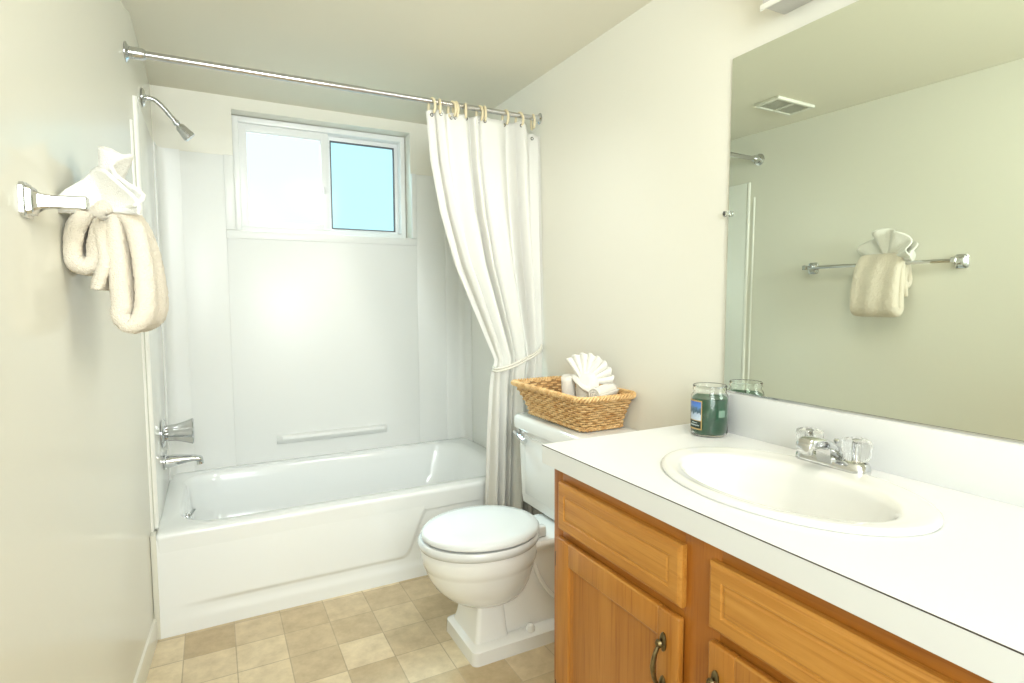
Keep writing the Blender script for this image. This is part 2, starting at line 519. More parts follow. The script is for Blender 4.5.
# ------------------------------------------------------------------ tub surround
sur = thing('tub_surround', 'glossy white acrylic wall surround panels around the bathtub, with moulded soap ledge', 'tub surround', (0.77, 3.16, 0.386))
ZS = 1.936
b = nb()
yp0, yp1 = YB - .010, YB - .0005
box(b, 0.0, WX0 - .042, yp0, yp1, 0.372, ZS - .004, .002); box(b, WX1 + .028, XR - .001, yp0, yp1, 0.372, ZS - .004, .002)
box(b, WX0 - .042, WX1 + .028, yp0, yp1, 0.372, WZ0 - .039, .002)
obj('back_panel', b, M['acrylic'], sur)
b = nb()
box(b, WX0 - .043, WX0, yp0 - .006, yp1, WZ0 + .001, ZS - .002, .003); box(b, WX1, WX1 + .029, yp0 - .006, yp1, WZ0 + .001, ZS - .002, .003)
box(b, WX0 - .043, WX1 + .029, yp0 - .006, yp1, WZ0 - .04, WZ0 + .0005, .003)
obj('window_border', b, M['acrylic'], sur)
b = nb(); box(b, -0.0095, -0.002, 2.434, YB - .001, 0.372, ZS, .002); obj('end_panel', b, M['acrylic_end'], sur)
b = nb(); box(b, XR - .008, XR - .0005, 2.40, YB - .001, 0.372, ZS, .002); obj('end_panel', b, M['acrylic_end'], sur)
# rounded corner columns
for sx, x0, w in ((1, -0.002, 0.100), (-1, XR - .008, 0.118)):
    b = nb(); rings = []
    pl = []
    pts = [(w, 0.0), (w, .006), (w - .012, .009)]
    for k in range(9):
        a = PI / 2 * k / 8
        pts.append((.045 - .035 * math.sin(a) + .0, .009 + .035 * (1 - math.cos(a))))
    pts += [(.009, .10), (.006, .112), (0.0, .112), (0, 0)]
    for z in (0.373, 0.43, ZS - .012, ZS - .001):
        q = 1.0 if z < 1.9 else .985
        rings.append([V((x0 + sx * a * q, yp0 - c * q, z)) for a, c in pts])
    loft(b, rings); obj('corner_column', b, M['acrylic'], sur)
# moulded ledge
b = nb(); rings = []
for k in range(25):
    t = k / 24; x = 0.478 + t * 0.585
    e = min(1.0, min(t, 1 - t) * 24 / 2.0); e = math.sqrt(max(0.02, 1 - (1 - e) ** 2))
    rings.append([V((x, yp0 + .001, .518)), V((x, yp0 - .030 * e, .520)), V((x, yp0 - .042 * e, .514)), V((x, yp0 - .044 * e, .502)),
                  V((x, yp0 - .034 * e, .488)), V((x, yp0 - .012 * e, .474)), V((x, yp0 + .001, .470))])
loft(b, rings); obj('soap_ledge', b, M['acrylic'], sur)

# ------------------------------------------------------------------ bathtub
tub = thing('bathtub', 'white enamel bathtub with a moulded apron set in the alcove under the window', 'bathtub', (0.77, 2.75, 0.0))
TX0, TX1, TY0, TY1, TZ = -0.006, 1.550, 2.340, 3.174, 0.386
b = nb()
N = 10
R = []
R.append(rrect(TX0, TX1, TY0 + .006, TY1, .012, .30, N)); R.append(rrect(TX0, TX1, TY0 + .002, TY1, .012, TZ - .022, N))
R.append(rrect(TX0, TX1, TY0 + .001, TY1, .012, TZ - .012, N)); R.append(rrect(TX0 + .003, TX1 - .003, TY0 + .005, TY1 - .002, .014, TZ - .003, N)); R.append(rrect(TX0 + .010, TX1 - .010, TY0 + .014, TY1 - .008, .018, TZ, N))
for ins, z in ((0, TZ), (.006, TZ - .003), (.014, TZ - .016), (.022, TZ - .05), (.034, .22), (.055, .12), (.085, .085), (.13, .072)):
    lx = .062 + ins * 1.0; rx = .075 + ins * 2.6
    R.append(rrect(TX0 + lx, TX1 - rx, TY0 + .072 + ins, TY1 - .055 - ins, max(.05, .15 - ins * .3), z, N))
loft(b, R, False, True); obj('basin', b, M['enamel'], tub, sharp=50)
# apron with a pressed relief
b = nb(); NX, NZ = 200, 70
gr = []
for j in range(NZ + 1):
    z = (TZ - .020) * j / NZ; row = []
    for i in range(NX + 1):
        x = TX0 + (TX1 - TX0) * i / NX
        zc = .112 + .212 * smooth((x - .895) / .125)       # lower edge of the raised face
        slope = .212 * 6 * max(0, min(1, (x - .895) / .125)) * (1 - max(0, min(1, (x - .895) / .125))) / .125
        dd = (z - zc) / math.sqrt(1 + slope * slope)
        rec = 1 - smooth((dd + .018) / .018)
        if x > 1.02: rec *= 1.0
        rec *= smooth((x - .02) / .25)
        lip = 1 - smooth((z - .045) / .035)
        y = TY0 + .004 + .008 * rec * (1 - .55 * lip) + .001 * (1 - lip)
        row.append(b.verts.new((x, y, z)))
    gr.append(row)
for j in range(NZ):
    for i in range(NX): b.faces.new((gr[j][i], gr[j][i + 1], gr[j + 1][i + 1], gr[j + 1][i]))
# ends
for i0, x in ((0, TX0), (NX, TX1)):
    prev = None
    for j in range(NZ + 1):
        v = b.verts.new((x, TY0 + .10, gr[j][i0].co.z))
        if prev is not None: b.faces.new((gr[j - 1][i0], gr[j][i0], v, prev))
        prev = v
obj('apron', b, M['enamel'], tub, sharp=60)
b = nb(); lathe(b, [(.030, 0), (.032, .004), (.028, .010), (.012, .013), (.0, .014)], (TX0 + .078, 2.66, .318), (1, 0, .10), 24)
ov = obj('overflow_plate', b, M['chrome'], tub)
b = nb(); tube(b, [(TX0 + .090, 2.66, .330), (TX0 + .108, 2.66, .352), (TX0 + .113, 2.66, .362)], [.006, .006, .008], 8)
obj('trip_lever', b, M['chrome'], ov)
b = nb(); lathe(b, [(.034, 0), (.034, .003), (.026, .005), (.02, .002), (.0, .002)], (.26, 2.74, .0725), (0, 0, 1), 24); obj('drain', b, M['chrome'], tub)

# ------------------------------------------------------------------ shower head, valve, spout
sh = thing('wall_shower', 'chrome shower head on a bent arm high on the left tub wall', 'shower head', (-0.008, 2.72, 2.02))
b = nb(); lathe(b, [(.036, 0), (.036, .003), (.030, .010), (.014, .014), (.013, .016)], (-.0078, 2.72, 2.022), (1, 0, 0), 28)
obj('flange', b, M['chrome'], sh)
arm = cr([(-.004, 2.72, 2.022), (.03, 2.72, 2.020), (.058, 2.72, 1.999), (.083, 2.72, 1.968), (.108, 2.72, 1.938)], 8)
b = nb(); tube(b, arm, .0095, 14); obj('arm', b, M['chrome'], sh)
b = nb()
lathe(b, [(.010, 0), (.013, .003), (.013, .014), (.009, .018), (.014, .022), (.018, .027), (.0205, .05), (.0235, .070), (.0240, .077), (.022, .080), (.017, .078)], (.100, 2.72, 1.945), (.66, 0, -.75), 28)
obj('head', b, M['chrome'], sh)

tv = thing('tub_valve', 'chrome fluted shower valve knob above the tub spout', 'valve', (0, 2.74, .672))
b = nb(); lathe(b, [(.058, 0.0005), (.058, .004), (.050, .011), (.022, .014)], (0, 2.74, .672), (1, 0, 0), 32); obj('escutcheon', b, M['chrome'], tv)
b = nb(); lathe(b, [(.026, .010), (.030, .016), (.032, .05), (.037, .072), (.047, .104), (.050, .112), (.046, .116), (.034, .113)], (0, 2.74, .672), (1, 0, 0), 72, flute=6, fl=.14)
obj('knob', b, M['chrome'], tv)
ts = thing('tub_spout', 'chrome tub spout with a downturned tip below the valve knob', 'spout', (0, 2.74, .548))
b = nb(); lathe(b, [(.032, .0005), (.032, .008), (.027, .012)], (0, 2.74, .552), (1, 0, 0), 28); obj('collar', b, M['chrome'], ts)
b = nb(); rings = []
for x, zc, ry, rz in ((.008, .552, .026, .027), (.03, .553, .025, .026), (.06, .555, .023, .021), (.09, .556, .021, .016), (.115, .555, .020, .013), (.132, .550, .019, .014), (.143, .543, .016, .016), (.146, .538, .011, .013)):
    rings.append([V((x, 2.74 + ry * math.cos(t), zc + rz * math.sin(t))) for t in [2 * PI * k / 20 for k in range(20)]])
loft(b, rings); lathe(b, [(.013, 0), (.014, .018), (.010, .018)], (.133, 2.74, .545), (.15, 0, -1), 18)
obj('spout_body', b, M['chrome'], ts, sharp=60)

# ------------------------------------------------------------------ curtain rod, rings, curtain, tieback
RA, RB = V((xl(2.37), 2.37, 2.062)), V((XR, 2.285, 2.037))


def rod_at(x): return RA.lerp(RB, (x - RA.x) / (RB.x - RA.x))


rd = thing('curtain_rod', 'polished metal shower curtain rod spanning wall to wall above the tub', 'curtain rod', RA.lerp(RB, .5))
dr = (RB - RA).normalized()
b = nb(); tube(b, [RA + dr * .002, RA + dr * .80], .0128, 20); tube(b, [RA + dr * .80, RB - dr * .002], .0108, 20); obj('rod', b, M['brushed'], rd)
for p, d, q in ((RA, dr, 1.0), (RB, -dr, .72)):
    b = nb(); lathe(b, [(r_ * q, h_ * q) for r_, h_ in [(.034, 0.0005), (.034, .004), (.026, .008), (.020, .012), (.0195, .05), (.016, .058), (.013, .060)]], p, d, 28); obj('flange', b, M['chrome'], rd)

# shower curtain
LT = [(2.02, 1.022), (1.806, 1.040), (1.602, 1.078), (1.371, 1.142), (1.175, 1.222), (1.05, 1.272), (.95, 1.310), (.89, 1.292), (.80, 1.283), (.62, 1.272), (.30, 1.262), (.03, 1.258)]
RT = [(2.02, 1.546), (1.6, 1.546), (1.05, 1.544), (.95, 1.540), (.85, 1.530), (.62, 1.520), (.30, 1.505), (.03, 1.50)]
AM = [(2.02, .016), (1.95, .020), (1.6, .030), (1.3, .032), (1.05, .022), (.95, .012), (.88, .018), (.6, .028), (.03, .034)]
YT = [(2.02, 0.0), (1.6, -.006), (1.2, -.022), (.95, -.036), (.6, -.045), (.03, -.050)]
ring_x = [1.060, 1.094, 1.150, 1.166, 1.212, 1.276, 1.298, 1.400, 1.470, 1.538]
ring_x = [0.203 + (x - .203) * .985 for x in ring_x]
NU, NV = 260, 120
random.seed(4)
ph = [random.uniform(0, 6.28) for _ in range(4)]


def curtain_pt(u, z):
    L, Rr = interp(LT, z), interp(RT, z)
    # folds bunch together towards the left (leading) edge
    t = u + .035 * math.sin(2 * PI * u * 3 + ph[0]) + .012 * math.sin(2 * PI * u * 7 + ph[1])
    x = L + (Rr - L) * max(0, min(1, t * (1 - 0.0)))
    if u <= 0: x = L
    if u >= 1: x = Rr
    A = interp(AM, z)
    fold = .75 * math.sin(2 * PI * 6.5 * u + 1.2 * math.sin(2 * PI * u * 2 + ph[2])) + .10 * math.sin(2 * PI * 14 * u + ph[3] + z * 1.5) + .3 * math.sin(2 * PI * 2.5 * u + ph[0] + z)
    y = rod_at(x).y + interp(YT, z) + A * fold
    return V((x, y, z))


def hem_drop(u):
    # scalloped top hem hanging a little lower between the rings, lowest at the wall end
    x = curtain_pt(u, 2.0).x
    ds = min(abs(x - rx) for rx in ring_x)
    return .012 * min(1, ds / .03) + .045 * smooth((u - .84) / .1)


b = nb(); G = []
for j in range(NV + 1):
    row = []
    for i in range(NU + 1):
        u = i / NU
        ztop = 2.014 - hem_drop(u)
        z = ztop + (.035 - ztop) * j / NV
        row.append(b.verts.new(curtain_pt(u, z)))
    G.append(row)
for j in range(NV):
    for i in range(NU): b.faces.new((G[j][i], G[j][i + 1], G[j + 1][i + 1], G[j + 1][i]))
cur = tag(obj('shower_curtain', b, M['curtain'], None, sharp=180), 'off white cloth shower curtain pulled to the right and tied back', 'shower curtain')
sol = cur.modifiers.new('thickness', 'SOLIDIFY'); sol.thickness = .0016; sol.offset = 0
# eyelets are parts of the curtain
for rx in ring_x[:]:
    u = min((i / 400 for i in range(401)), key=lambda q: abs(curtain_pt(q, 2.0).x - rx))
    p = curtain_pt(u, 1.992 - .045 * smooth((u - .84) / .1))
    b = nb(); tube(b, [p + V((.006 * math.cos(t), -.001, .006 * math.sin(t))) for t in [2 * PI * k / 14 for k in range(14)]], .0018, 6, closed=True)
    obj('eyelet', b, M['dark'], cur)

# ring prototype, built at the origin around the rod axis
b = nb()
pts = []
for k in range(26):
    a = math.radians(-60 + 300 * k / 25)
    pts.append(V((0, .022 * math.cos(a), -.012 + .033 * math.sin(a))))
tube(b, pts, [.0042] + [.0056] * 24 + [.0042], 10)
rl = ['cream plastic curtain ring at the free left edge of the shower curtain', 'second cream curtain ring from the free edge of the curtain',
      'third cream curtain ring from the free edge, left of a close pair', 'fourth cream curtain ring from the free edge, in the close pair',
      'fifth cream curtain ring from the free edge of the curtain', 'sixth cream curtain ring from the free edge, above a fold beside the next ring',
      'seventh cream curtain ring from the free edge, at the middle of the curtain', 'third cream curtain ring from the wall end of the rod',
      'second cream curtain ring from the wall end of the rod', 'last cream curtain ring, hanging against the rod flange at the right wall']
ring0 = obj('curtain_ring', b, M['ring'], None, sharp=180)
rings_o = [ring0]
for k in range(1, 10):
    c = ring0.copy(); COL.objects.link(c); rings_o.append(c)
for k, o in enumerate(rings_o):
    p = rod_at(ring_x[k]); o.location = (p.x, p.y, p.z - .0095)
    o.rotation_euler = (0, 0, math.radians([18, -12, 25, 8, -20, 14, -6, 10, 22, -10][k]))
    tag(o, rl[k], 'curtain ring', 'curtain rings on the shower rod')

# tieback cord
b = nb()
def tie_pts(off):
    return cr([(XR - .004, 2.262, 1.015 + off), (1.50, 2.205, .992 + off), (1.42, 2.196, .958 + off), (1.345, 2.200, .930 + off), (1.300, 2.226, .918 + off),
               (1.298, 2.262, .920 + off), (1.34, 2.296, .938 + off), (1.44, 2.305, .975 + off), (1.52, 2.295, 1.005 + off), (XR - .004, 2.27, 1.015 + off)], 8)
tube(b, tie_pts(0), .0045, 8); tube(b, tie_pts(-.011), .0045, 8)
tb = tag(obj('curtain_tieback', b, M['cord'], None, sharp=180, org=(1.42, 2.24, .96)), 'twin cream cord tied around the gathered shower curtain', 'tieback')
b = nb(); lathe(b, [(.010, 0.0005), (.010, .003), (.004, .005), (.004, .014), (.007, .017), (.004, .020)], (XR, 2.266, 1.012), (-1, 0, 0), 14); obj('wall_hook', b, M['chrome'], tb)

# ------------------------------------------------------------------ toilet
TYC = 1.790
to = thing('toilet', 'white porcelain toilet with closed lid between the tub and the oak vanity', 'toilet', (1.15, TYC, 0))


def egg(cx, fr, bk, w, z, n=40, pw=2.0):
    out = []
    for k in range(n):
        t = 2 * PI * k / n; c, s = math.cos(t), math.sin(t)
        ex = 2.0 / pw
        x = cx + (bk if c > 0 else fr) * (abs(c) ** ex) * (1 if c > 0 else -1)
        y = TYC + w * (abs(s) ** ex) * (1 if s > 0 else -1)
        out.append(V((x, y, z)))
    return out


b = nb()
R = [egg(1.04, .085, .11, .070, .158), egg(1.035, .118, .135, .100, .172), egg(1.03, .152, .155, .127, .200), egg(1.025, .178, .172, .149, .234), egg(1.02, .195, .186, .162, .270),
     egg(1.02, .204, .194, .169, .298), egg(1.02, .206, .196, .171, .306), egg(1.02, .211, .200, .175, .312), egg(1.02, .216, .203, .180, .330), egg(1.02, .218, .205, .182, .360), egg(1.02, .214, .203, .179, .372)]
loft(b, R)
# front pedestal block
def ped(x0, x1, w, z, r=.02): return rrect(x0 + .016, x1, TYC - w, TYC + w, r, z, 5)
loft(b, [ped(.930, 1.075, .106, .055, .016), ped(.938, 1.072, .098, .08, .016), ped(.950, 1.07, .084, .15, .016), ped(.954, 1.07, .082, .20, .016), ped(.95, 1.08, .086, .23, .02)])
# trapway body behind
loft(b, [ped(1.03, 1.43, .088, .05, .03), ped(1.03, 1.43, .080, .12, .03), ped(1.03, 1.42, .080, .24, .03), ped(1.03, 1.42, .095, .32, .03), ped(1.05, 1.45, .110, .372, .03)])
# plinth
loft(b, [ped(.910, 1.45, .133, .0, .022), ped(.912, 1.45, .131, .045, .022), ped(.926, 1.445, .116, .056, .02), ped(.945, 1.44, .10, .060, .016)])
# trapway bulge on the side
tube(b, cr([(1.18, TYC - .080, .30), (1.21, TYC - .086, .22), (1.27, TYC - .086, .14), (1.36, TYC - .082, .10)], 6), .009, 10)
# deck carrying the tank
loft(b, [ped(1.12, 1.49, .105, .335, .03), ped(1.11, 1.50, .118, .352, .03), ped(1.11, 1.50, .118, .365, .03), ped(1.115, 1.495, .112, .3715, .028)])
obj('bowl', b, M['porcelain'], to, sharp=45)
b = nb(); lathe(b, [(.016, 0), (.0165, .012), (.012, .022), (.004, .026)], (1.155, TYC - .108, .055), (0, 0, 1), 20); obj('bolt_cap', b, M['porcelain'], to)
# seat ring and lid
b = nb()
R = [egg(1.018, .212, .198, .179, .3722, 48), egg(1.018, .221, .206, .187, .376, 48), egg(1.018, .226, .209, .191, .386, 48), egg(1.018, .226, .209, .191, .396, 48), egg(1.018, .219, .204, .185, .4045, 48), egg(1.018, .13, .12, .10, .4045, 48), egg(1.018, .13, .12, .10, .3722, 48)]
loft(b, R, False, False); obj('seat', b, M['seat'], to, sharp=50)
b = nb()
R = [egg(1.024, .210, .196, .178, .4085, 48), egg(1.024, .219, .205, .186, .412, 48), egg(1.024, .219, .205, .186, .420, 48), egg(1.024, .211, .198, .179, .428, 48), egg(1.024, .18, .17, .155, .4325, 48), egg(1.024, .11, .11, .10, .435, 48), egg(1.024, .03, .03, .03, .4355, 48)]
loft(b, R)
for dy in (-.075, .075):
    box(b, 1.195, 1.234, TYC + dy - .016, TYC + dy + .016, .3722, .412, .006)
obj('lid', b, M['seat'], to, sharp=50)
# tank
TKX, TKC = 1.312, 1.822
b = nb()
def tk(ins, z, r=.03): return rrect(TKX + ins, 1.545, TKC - .245 + ins, TKC + .245 - ins, r, z, 6)
loft(b, [tk(.024, .372), tk(.010, .384), tk(.006, .42), tk(.0, .68), tk(.0, .690)])
# raised front panel border of the tank
box(b, TKX - .004, TKX + .02, TKC - .17, TKC + .17, .43, .668, .004)
obj('tank', b, M['porcelain'], to, sharp=40)
b = nb()
def tl(ins, z): return rrect(TKX - .016 + ins, 1.549, TKC - .262 + ins, TKC + .262 - ins, .03, z, 6)
loft(b, [tl(.010, .688), tl(.002, .692), tl(.0, .698), tl(.0, .732), tl(.003, .741), tl(.010, .746)])
obj('tank_lid', b, M['porcelain'], to, sharp=40)
b = nb()
lathe(b, [(.016, 0), (.016, .006), (.011, .009), (.009, .020)], (TKX - .001, TKC + .222, .670), (-1, 0, 0), 18)
tube(b, [(TKX - .018, TKC + .232, .673), (TKX - .024, TKC + .19, .669), (TKX - .024, TKC + .135, .655)], [.009, .0085, .012], 10)
obj('flush_handle', b, M['chrome'], to)

# ------------------------------------------------------------------ vanity cabinet
VX = 0.988                      # front plane of doors and drawer fronts
VF = VX + .018                  # face frame plane
VY1, VY0 = 1.284, 0.095
va = thing('vanity_cabinet', 'oak vanity cabinet with raised panel fronts and antique brass pulls', 'cabinet', (1.28, .69, 0))
b = nb()
box(b, VF + .018, 1.545, VY1 - .016, VY1, 0.0, .775); box(b, VF + .018, 1.545, VY0, VY0 + .016, 0, .775)
box(b, VF + .018, 1.545, VY0 + .016, VY1 - .016, .10, .116); box(b, 1.535, 1.545, VY0 + .016, VY1 - .016, .116, .775)
box(b, VF + .07, VF + .085, VY0 + .016, VY1 - .016, 0, .10)
obj('carcass', b, M['oak_v'], va)
b = nb()
CS = 0.756                      # middle stile
for y0, y1 in ((VY1 - .042, VY1), (CS - .045, CS + .045), (VY0, VY0 + .042)):
    b = nb(); box(b, VF, VF + .018, y0, y1, .10, .775, .001); obj('stile', b, M['oak_f'], va)
for z0, z1 in ((.10, .14), (.582, .630), (.73, .775)):
    for y0, y1 in ((VY0 + .042, CS - .045), (CS + .045, VY1 - .042)):
        b = nb(); box(b, VF + .0004, VF + .0176, y0, y1, z0, z1, .0008); obj('rail', b, M['oak_fh'], va)


def front(bm, y0, y1, z0, z1, steps, mi=0):
    """panel built of nested rectangles; steps: (inset, depth towards the room from the frame plane)"""
    rings = []
    for ins, dep in steps:
        x = VF - dep
        rings.append([V((x, y0 + ins, z0 + ins)), V((x, y1 - ins, z0 + ins)), V((x, y1 - ins, z1 - ins)), V((x, y0 + ins, z1 - ins))])
    loft(bm, rings, True, True, True, mi)


def drawer(y0, y1, z0, z1):
    b = nb()
    front(b, y0, y1, z0, z1, [(0, .0005), (0, .012), (.003, .0155), (.008, .018), (.030, .018), (.032, .0155), (.036, .0155), (.040, .0175), (.060, .018)])
    return obj('drawer_front', b, M['oak_h'], va, sharp=12)


drawer(.796, 1.242, .616, .743); drawer(.270, .727, .616, .743)


def door_front(y0, y1, z0, z1, hy, lab):
    w = .062
    b = nb()
    # stiles and rails with a rounded outer edge, and the sunken panel
    for a0, a1 in ((y0, y0 + w), (y1 - w, y1)): box(b, VX, VF - .0005, a0, a1, z0, z1, .005, 3, 0)
    for c0, c1 in ((z0, z0 + w), (z1 - w, z1)): box(b, VX + .0006, VF - .0006, y0 + w - .004, y1 - w + .004, c0, c1, .004, 3, 1)
    o = obj('cabinet_door', b, [M['oak_v'], M['oak_h']], va, sharp=30)
    b = nb(); front(b, y0 + w - .003, y1 - w + .003, z0 + w - .003, z1 - w + .003, [(0, .004), (0, .0145), (.004, .0115), (.012, .0085), (.03, .0085)])
    obj('panel', b, M['oak_p'], o, sharp=12)
    # bail pull: two oval end plates and an arched grip
    zt, zb = z1 - .066, z1 - .158
    b = nb()
    for zz in (zt, zb):
        R = []
        for k, (s, dep) in enumerate(((1.0, 0), (1.0, .003), (.75, .006), (.45, .0075))):
            R.append([V((VX - dep - .0002, hy + .0085 * s * math.cos(t), zz + .020 * s * math.sin(t))) for t in [2 * PI * q / 20 for q in range(20)]])
        loft(b, R)
        lathe(b, [(.006, .004), (.006, .010), (.009, .013), (.006, .018)], (VX, hy, zz), (-1, 0, 0), 14)
    arc = cr([(VX - .012, hy, zt - .002), (VX - .022, hy, zt - .018), (VX - .027, hy, zt - .036), (VX - .028, hy, (zt + zb) / 2), (VX - .027, hy, zb + .036), (VX - .022, hy, zb + .018), (VX - .012, hy, zb + .002)], 6)
    n = len(arc)
    tube(b, arc, [.0035 + .0022 * math.sin(PI * i / (n - 1)) for i in range(n)], 10)
    obj('pull_handle', b, M['brass'], o)
    return o


d1 = door_front(.798, 1.250, .112, .593, .838, 'left'); d2 = door_front(.265, .724, .112, .593, .703, 'right')
for z in (.53, .17):
    b = nb(); box(b, VX + .002, VX + .016, 1.2502, 1.2545, z - .02, z + .02, .001); lathe(b, [(.0035, -.022), (.0035, .022)], (VF - .003, 1.2545, z), (0, 0, 1), 10)
    obj('hinge', b, M['dark'], d1)

# countertop with backsplash
CZ = .828
ct = thing('countertop', 'white laminate countertop with backsplash on the oak vanity', 'countertop', (1.27, .69, .776))
CX0, CX1, CY0, CY1 = .982, 1.551, .065, 1.309
SC = (1.255, .78)               # sink centre
SA, SB = .288, .202             # half lengths along y and x
b = nb()
# slab with an oval cut-out: outer rectangle ring matched to the inner oval
NN = 96
def rect_ring(x0, x1, y0, y1, z):
    out = []
    for k in range(NN):
        t = 2 * PI * k / NN; c, s = math.cos(t), math.sin(t)
        # ray from the sink centre to the rectangle
        tx = ((x1 - SC[0]) / c if c > 1e-9 else (x0 - SC[0]) / c if c < -1e-9 else 1e9)
        ty = ((y1 - SC[1]) / s if s > 1e-9 else (y0 - SC[1]) / s if s < -1e-9 else 1e9)
        q = min(tx, ty); out.append(V((SC[0] + c * q, SC[1] + s * q, z)))
    # snap the nearest points onto the corners
    for cx in (x0, x1):
        for cy in (y0, y1):
            i = min(range(NN), key=lambda i: (out[i].x - cx) ** 2 + (out[i].y - cy) ** 2); out[i] = V((cx, cy, z))
    return out
def oval(a, bb, z, n=NN, dx=0.0): return [V((SC[0] + dx + bb * math.cos(2 * PI * k / n), SC[1] + a * math.sin(2 * PI * k / n), z)) for k in range(n)]
e = .0012
loft(b, [oval(SA - .02, SB - .02, CZ - .04), oval(SA - .02, SB - .02, CZ), rect_ring(CX0 + e, CX1, CY0 + e, CY1 - e, CZ), rect_ring(CX0, CX1, CY0, CY1, CZ - e), rect_ring(CX0, CX1, CY0, CY1, CZ - .050), rect_ring(CX0 + .02, CX1, CY0 + .02, CY1 - .02, CZ - .051)], False, False)
obj('slab', b, M['laminate'], ct, sharp=20)
b = nb()
box(b, CX0 - .0004, CX0 + .001, CY0, CY1 + .0004, CZ - .0028, CZ - .0008); box(b, CX0, CX1 - .02, CY1 - .001, CY1 + .0004, CZ - .0028, CZ - .0008)
obj('edge_seam', b, M['line'], ct)
b = nb(); box(b, 1.529, CX1, CY0, 1.205, CZ - .0005, .944, .002); obj('backsplash', b, M['laminate'], ct)

# ------------------------------------------------------------------ sink
sk = thing('sink', 'white oval drop-in sink set into the laminate countertop', 'sink', (SC[0], SC[1], CZ))
b = nb()
sp_ = cr([V(q) for q in ((0, 0, .0005), (-.001, -.001, .005), (.004, .004, .010), (.013, .012, .012), (.035, .030, .010), (.050, .050, .008), (.058, .060, .003), (.066, .068, -.010), (.080, .078, -.045), (.105, .092, -.085), (.15, .115, -.115), (.21, .15, -.128), (SA - .024, SB - .024, -.132))], 5)
R = [oval(SA - q.x, SB - q.y, CZ + q.z, dx=-.016 * smooth((q.x - .013) / .05)) for q in sp_]
loft(b, R, False, True); obj('basin', b, M['sink'], sk, sharp=60)
b = nb(); lathe(b, [(.024, 0), (.024, .003), (.018, .004), (.014, .001), (.0, .001)], (SC[0] - .016, SC[1], CZ - .1325), (0, 0, 1), 24); obj('drain', b, M['chrome'], sk)

# sink faucet
FXc, FYc, FZ = 1.450, .796, CZ + .0095
fa = thing('sink_faucet', 'chrome two-handle faucet with clear acrylic knobs at the back of the sink', 'faucet', (FXc, FYc, FZ))
def stadium(hl, hw, z, n=10, cx=FXc):
    out = []
    for sgn, a0 in ((1, 0), (-1, PI)):
        for k in range(n + 1):
            a = a0 + PI * k / n
            out.append(V((cx + hw * math.cos(a), FYc + sgn * (hl - hw) + hw * math.sin(a), z)))
    return out
b = nb(); loft(b, [stadium(.085, .027, FZ - .004), stadium(.086, .028, FZ + .003), stadium(.085, .026, FZ + .014), stadium(.080, .022, FZ + .021), stadium(.070, .015, FZ + .0235)])
obj('base_plate', b, M['chrome'], fa, sharp=40)
b = nb(); rings = []
for x, zc, hw, hz in ((.020, .020, .020, .012), (.010, .030, .022, .015), (-.015, .045, .021, .013), (-.040, .056, .020, .013), (-.068, .061, .020, .013), (-.090, .061, .020, .014), (-.101, .057, .019, .013), (-.106, .050, .015, .009)):
    rings.append([V((FXc + x, FYc + hw * math.copysign(abs(math.cos(t)) ** .6, math.cos(t)), FZ + zc + hz * math.copysign(abs(math.sin(t)) ** .6, math.sin(t)))) for t in [2 * PI * k / 24 for k in range(24)]])
loft(b, rings); lathe(b, [(.011, 0), (.0115, .016), (.0095, .019), (.007, .017)], (FXc - .088, FYc, FZ + .055), (0, 0, -1), 20)
# front web of the casting
loft(b, [[V((FXc + x, FYc + s * w, FZ + z)) for x, z in ((-.026, .006), (-.036, .046), (.015, .036), (.015, .010))] for s, w in ((-1, .017), (1, .017))])
obj('spout', b, M['chrome'], fa, sharp=45)
b = nb(); tube(b, [(FXc + .016, FYc, FZ + .03), (FXc + .016, FYc, FZ + .050)], .0025, 8); lathe(b, [(.003, 0), (.006, .004), (.007, .008), (.004, .012)], (FXc + .016, FYc, FZ + .048), (0, 0, 1), 14)
obj('lift_rod', b, M['chrome'], fa)
for s in (-1, 1):
    yk = FYc + s * .056
    b = nb(); lathe(b, [(.019, .012), (.019, .020), (.012, .025), (.009, .03)], (FXc, yk, FZ), (0, 0, 1), 24); bs = obj('valve_collar', b, M['chrome'], fa)
    b = nb(); lathe(b, [(.018, .024), (.0255, .028), (.0275, .038), (.0295, .056), (.0305, .062), (.028, .070), (.018, .0735), (.0, .074)], (FXc, yk, FZ), (0, 0, 1), 72, flute=18, fl=.025)
    kn = obj('knob', b, M['acr_knob'], fa, sharp=80); kn['label'] = 'clear fluted acrylic knob'
    b = nb(); lathe(b, [(.006, .028), (.006, .060), (.009, .063), (.009, .067), (.0, .068)], (FXc, yk, FZ), (0, 0, 1), 14); obj('knob_core', b, M['chrome'], kn)

# ------------------------------------------------------------------ mirror
mi = thing('wall_mirror', 'large frameless wall mirror above the backsplash', 'mirror', (XR - .008, .64, .947))
b = nb()
MY0, MY1, MZ0, MZ1 = .065, 1.192, .951, 1.902
xb, xt = XR - .0125, XR - .0065     # leans back a touch: its foot stands on the backsplash channel
vv = [b.verts.new(p) for p in ((xb, MY0, MZ0), (xb, MY1, MZ0), (xt, MY1, MZ1), (xt, MY0, MZ1))]
ww = [b.verts.new(v.co + V((.005, 0, 0))) for v in vv]
f = b.faces.new(vv); f.material_index = 0
for i in range(4): b.faces.new((vv[i], ww[i], ww[(i + 1) % 4], vv[(i + 1) % 4])).material_index = 1
b.faces.new(ww[::-1]).material_index = 1
obj('glass', b, [M['mirror'], M['mirror_edge']], mi, sharp=20)
b = nb(); box(b, xb - .001, XR - .001, MY0, MY1 + .002, .9442, .9505, .0006); obj('bottom_channel', b, M['chrome'], mi)
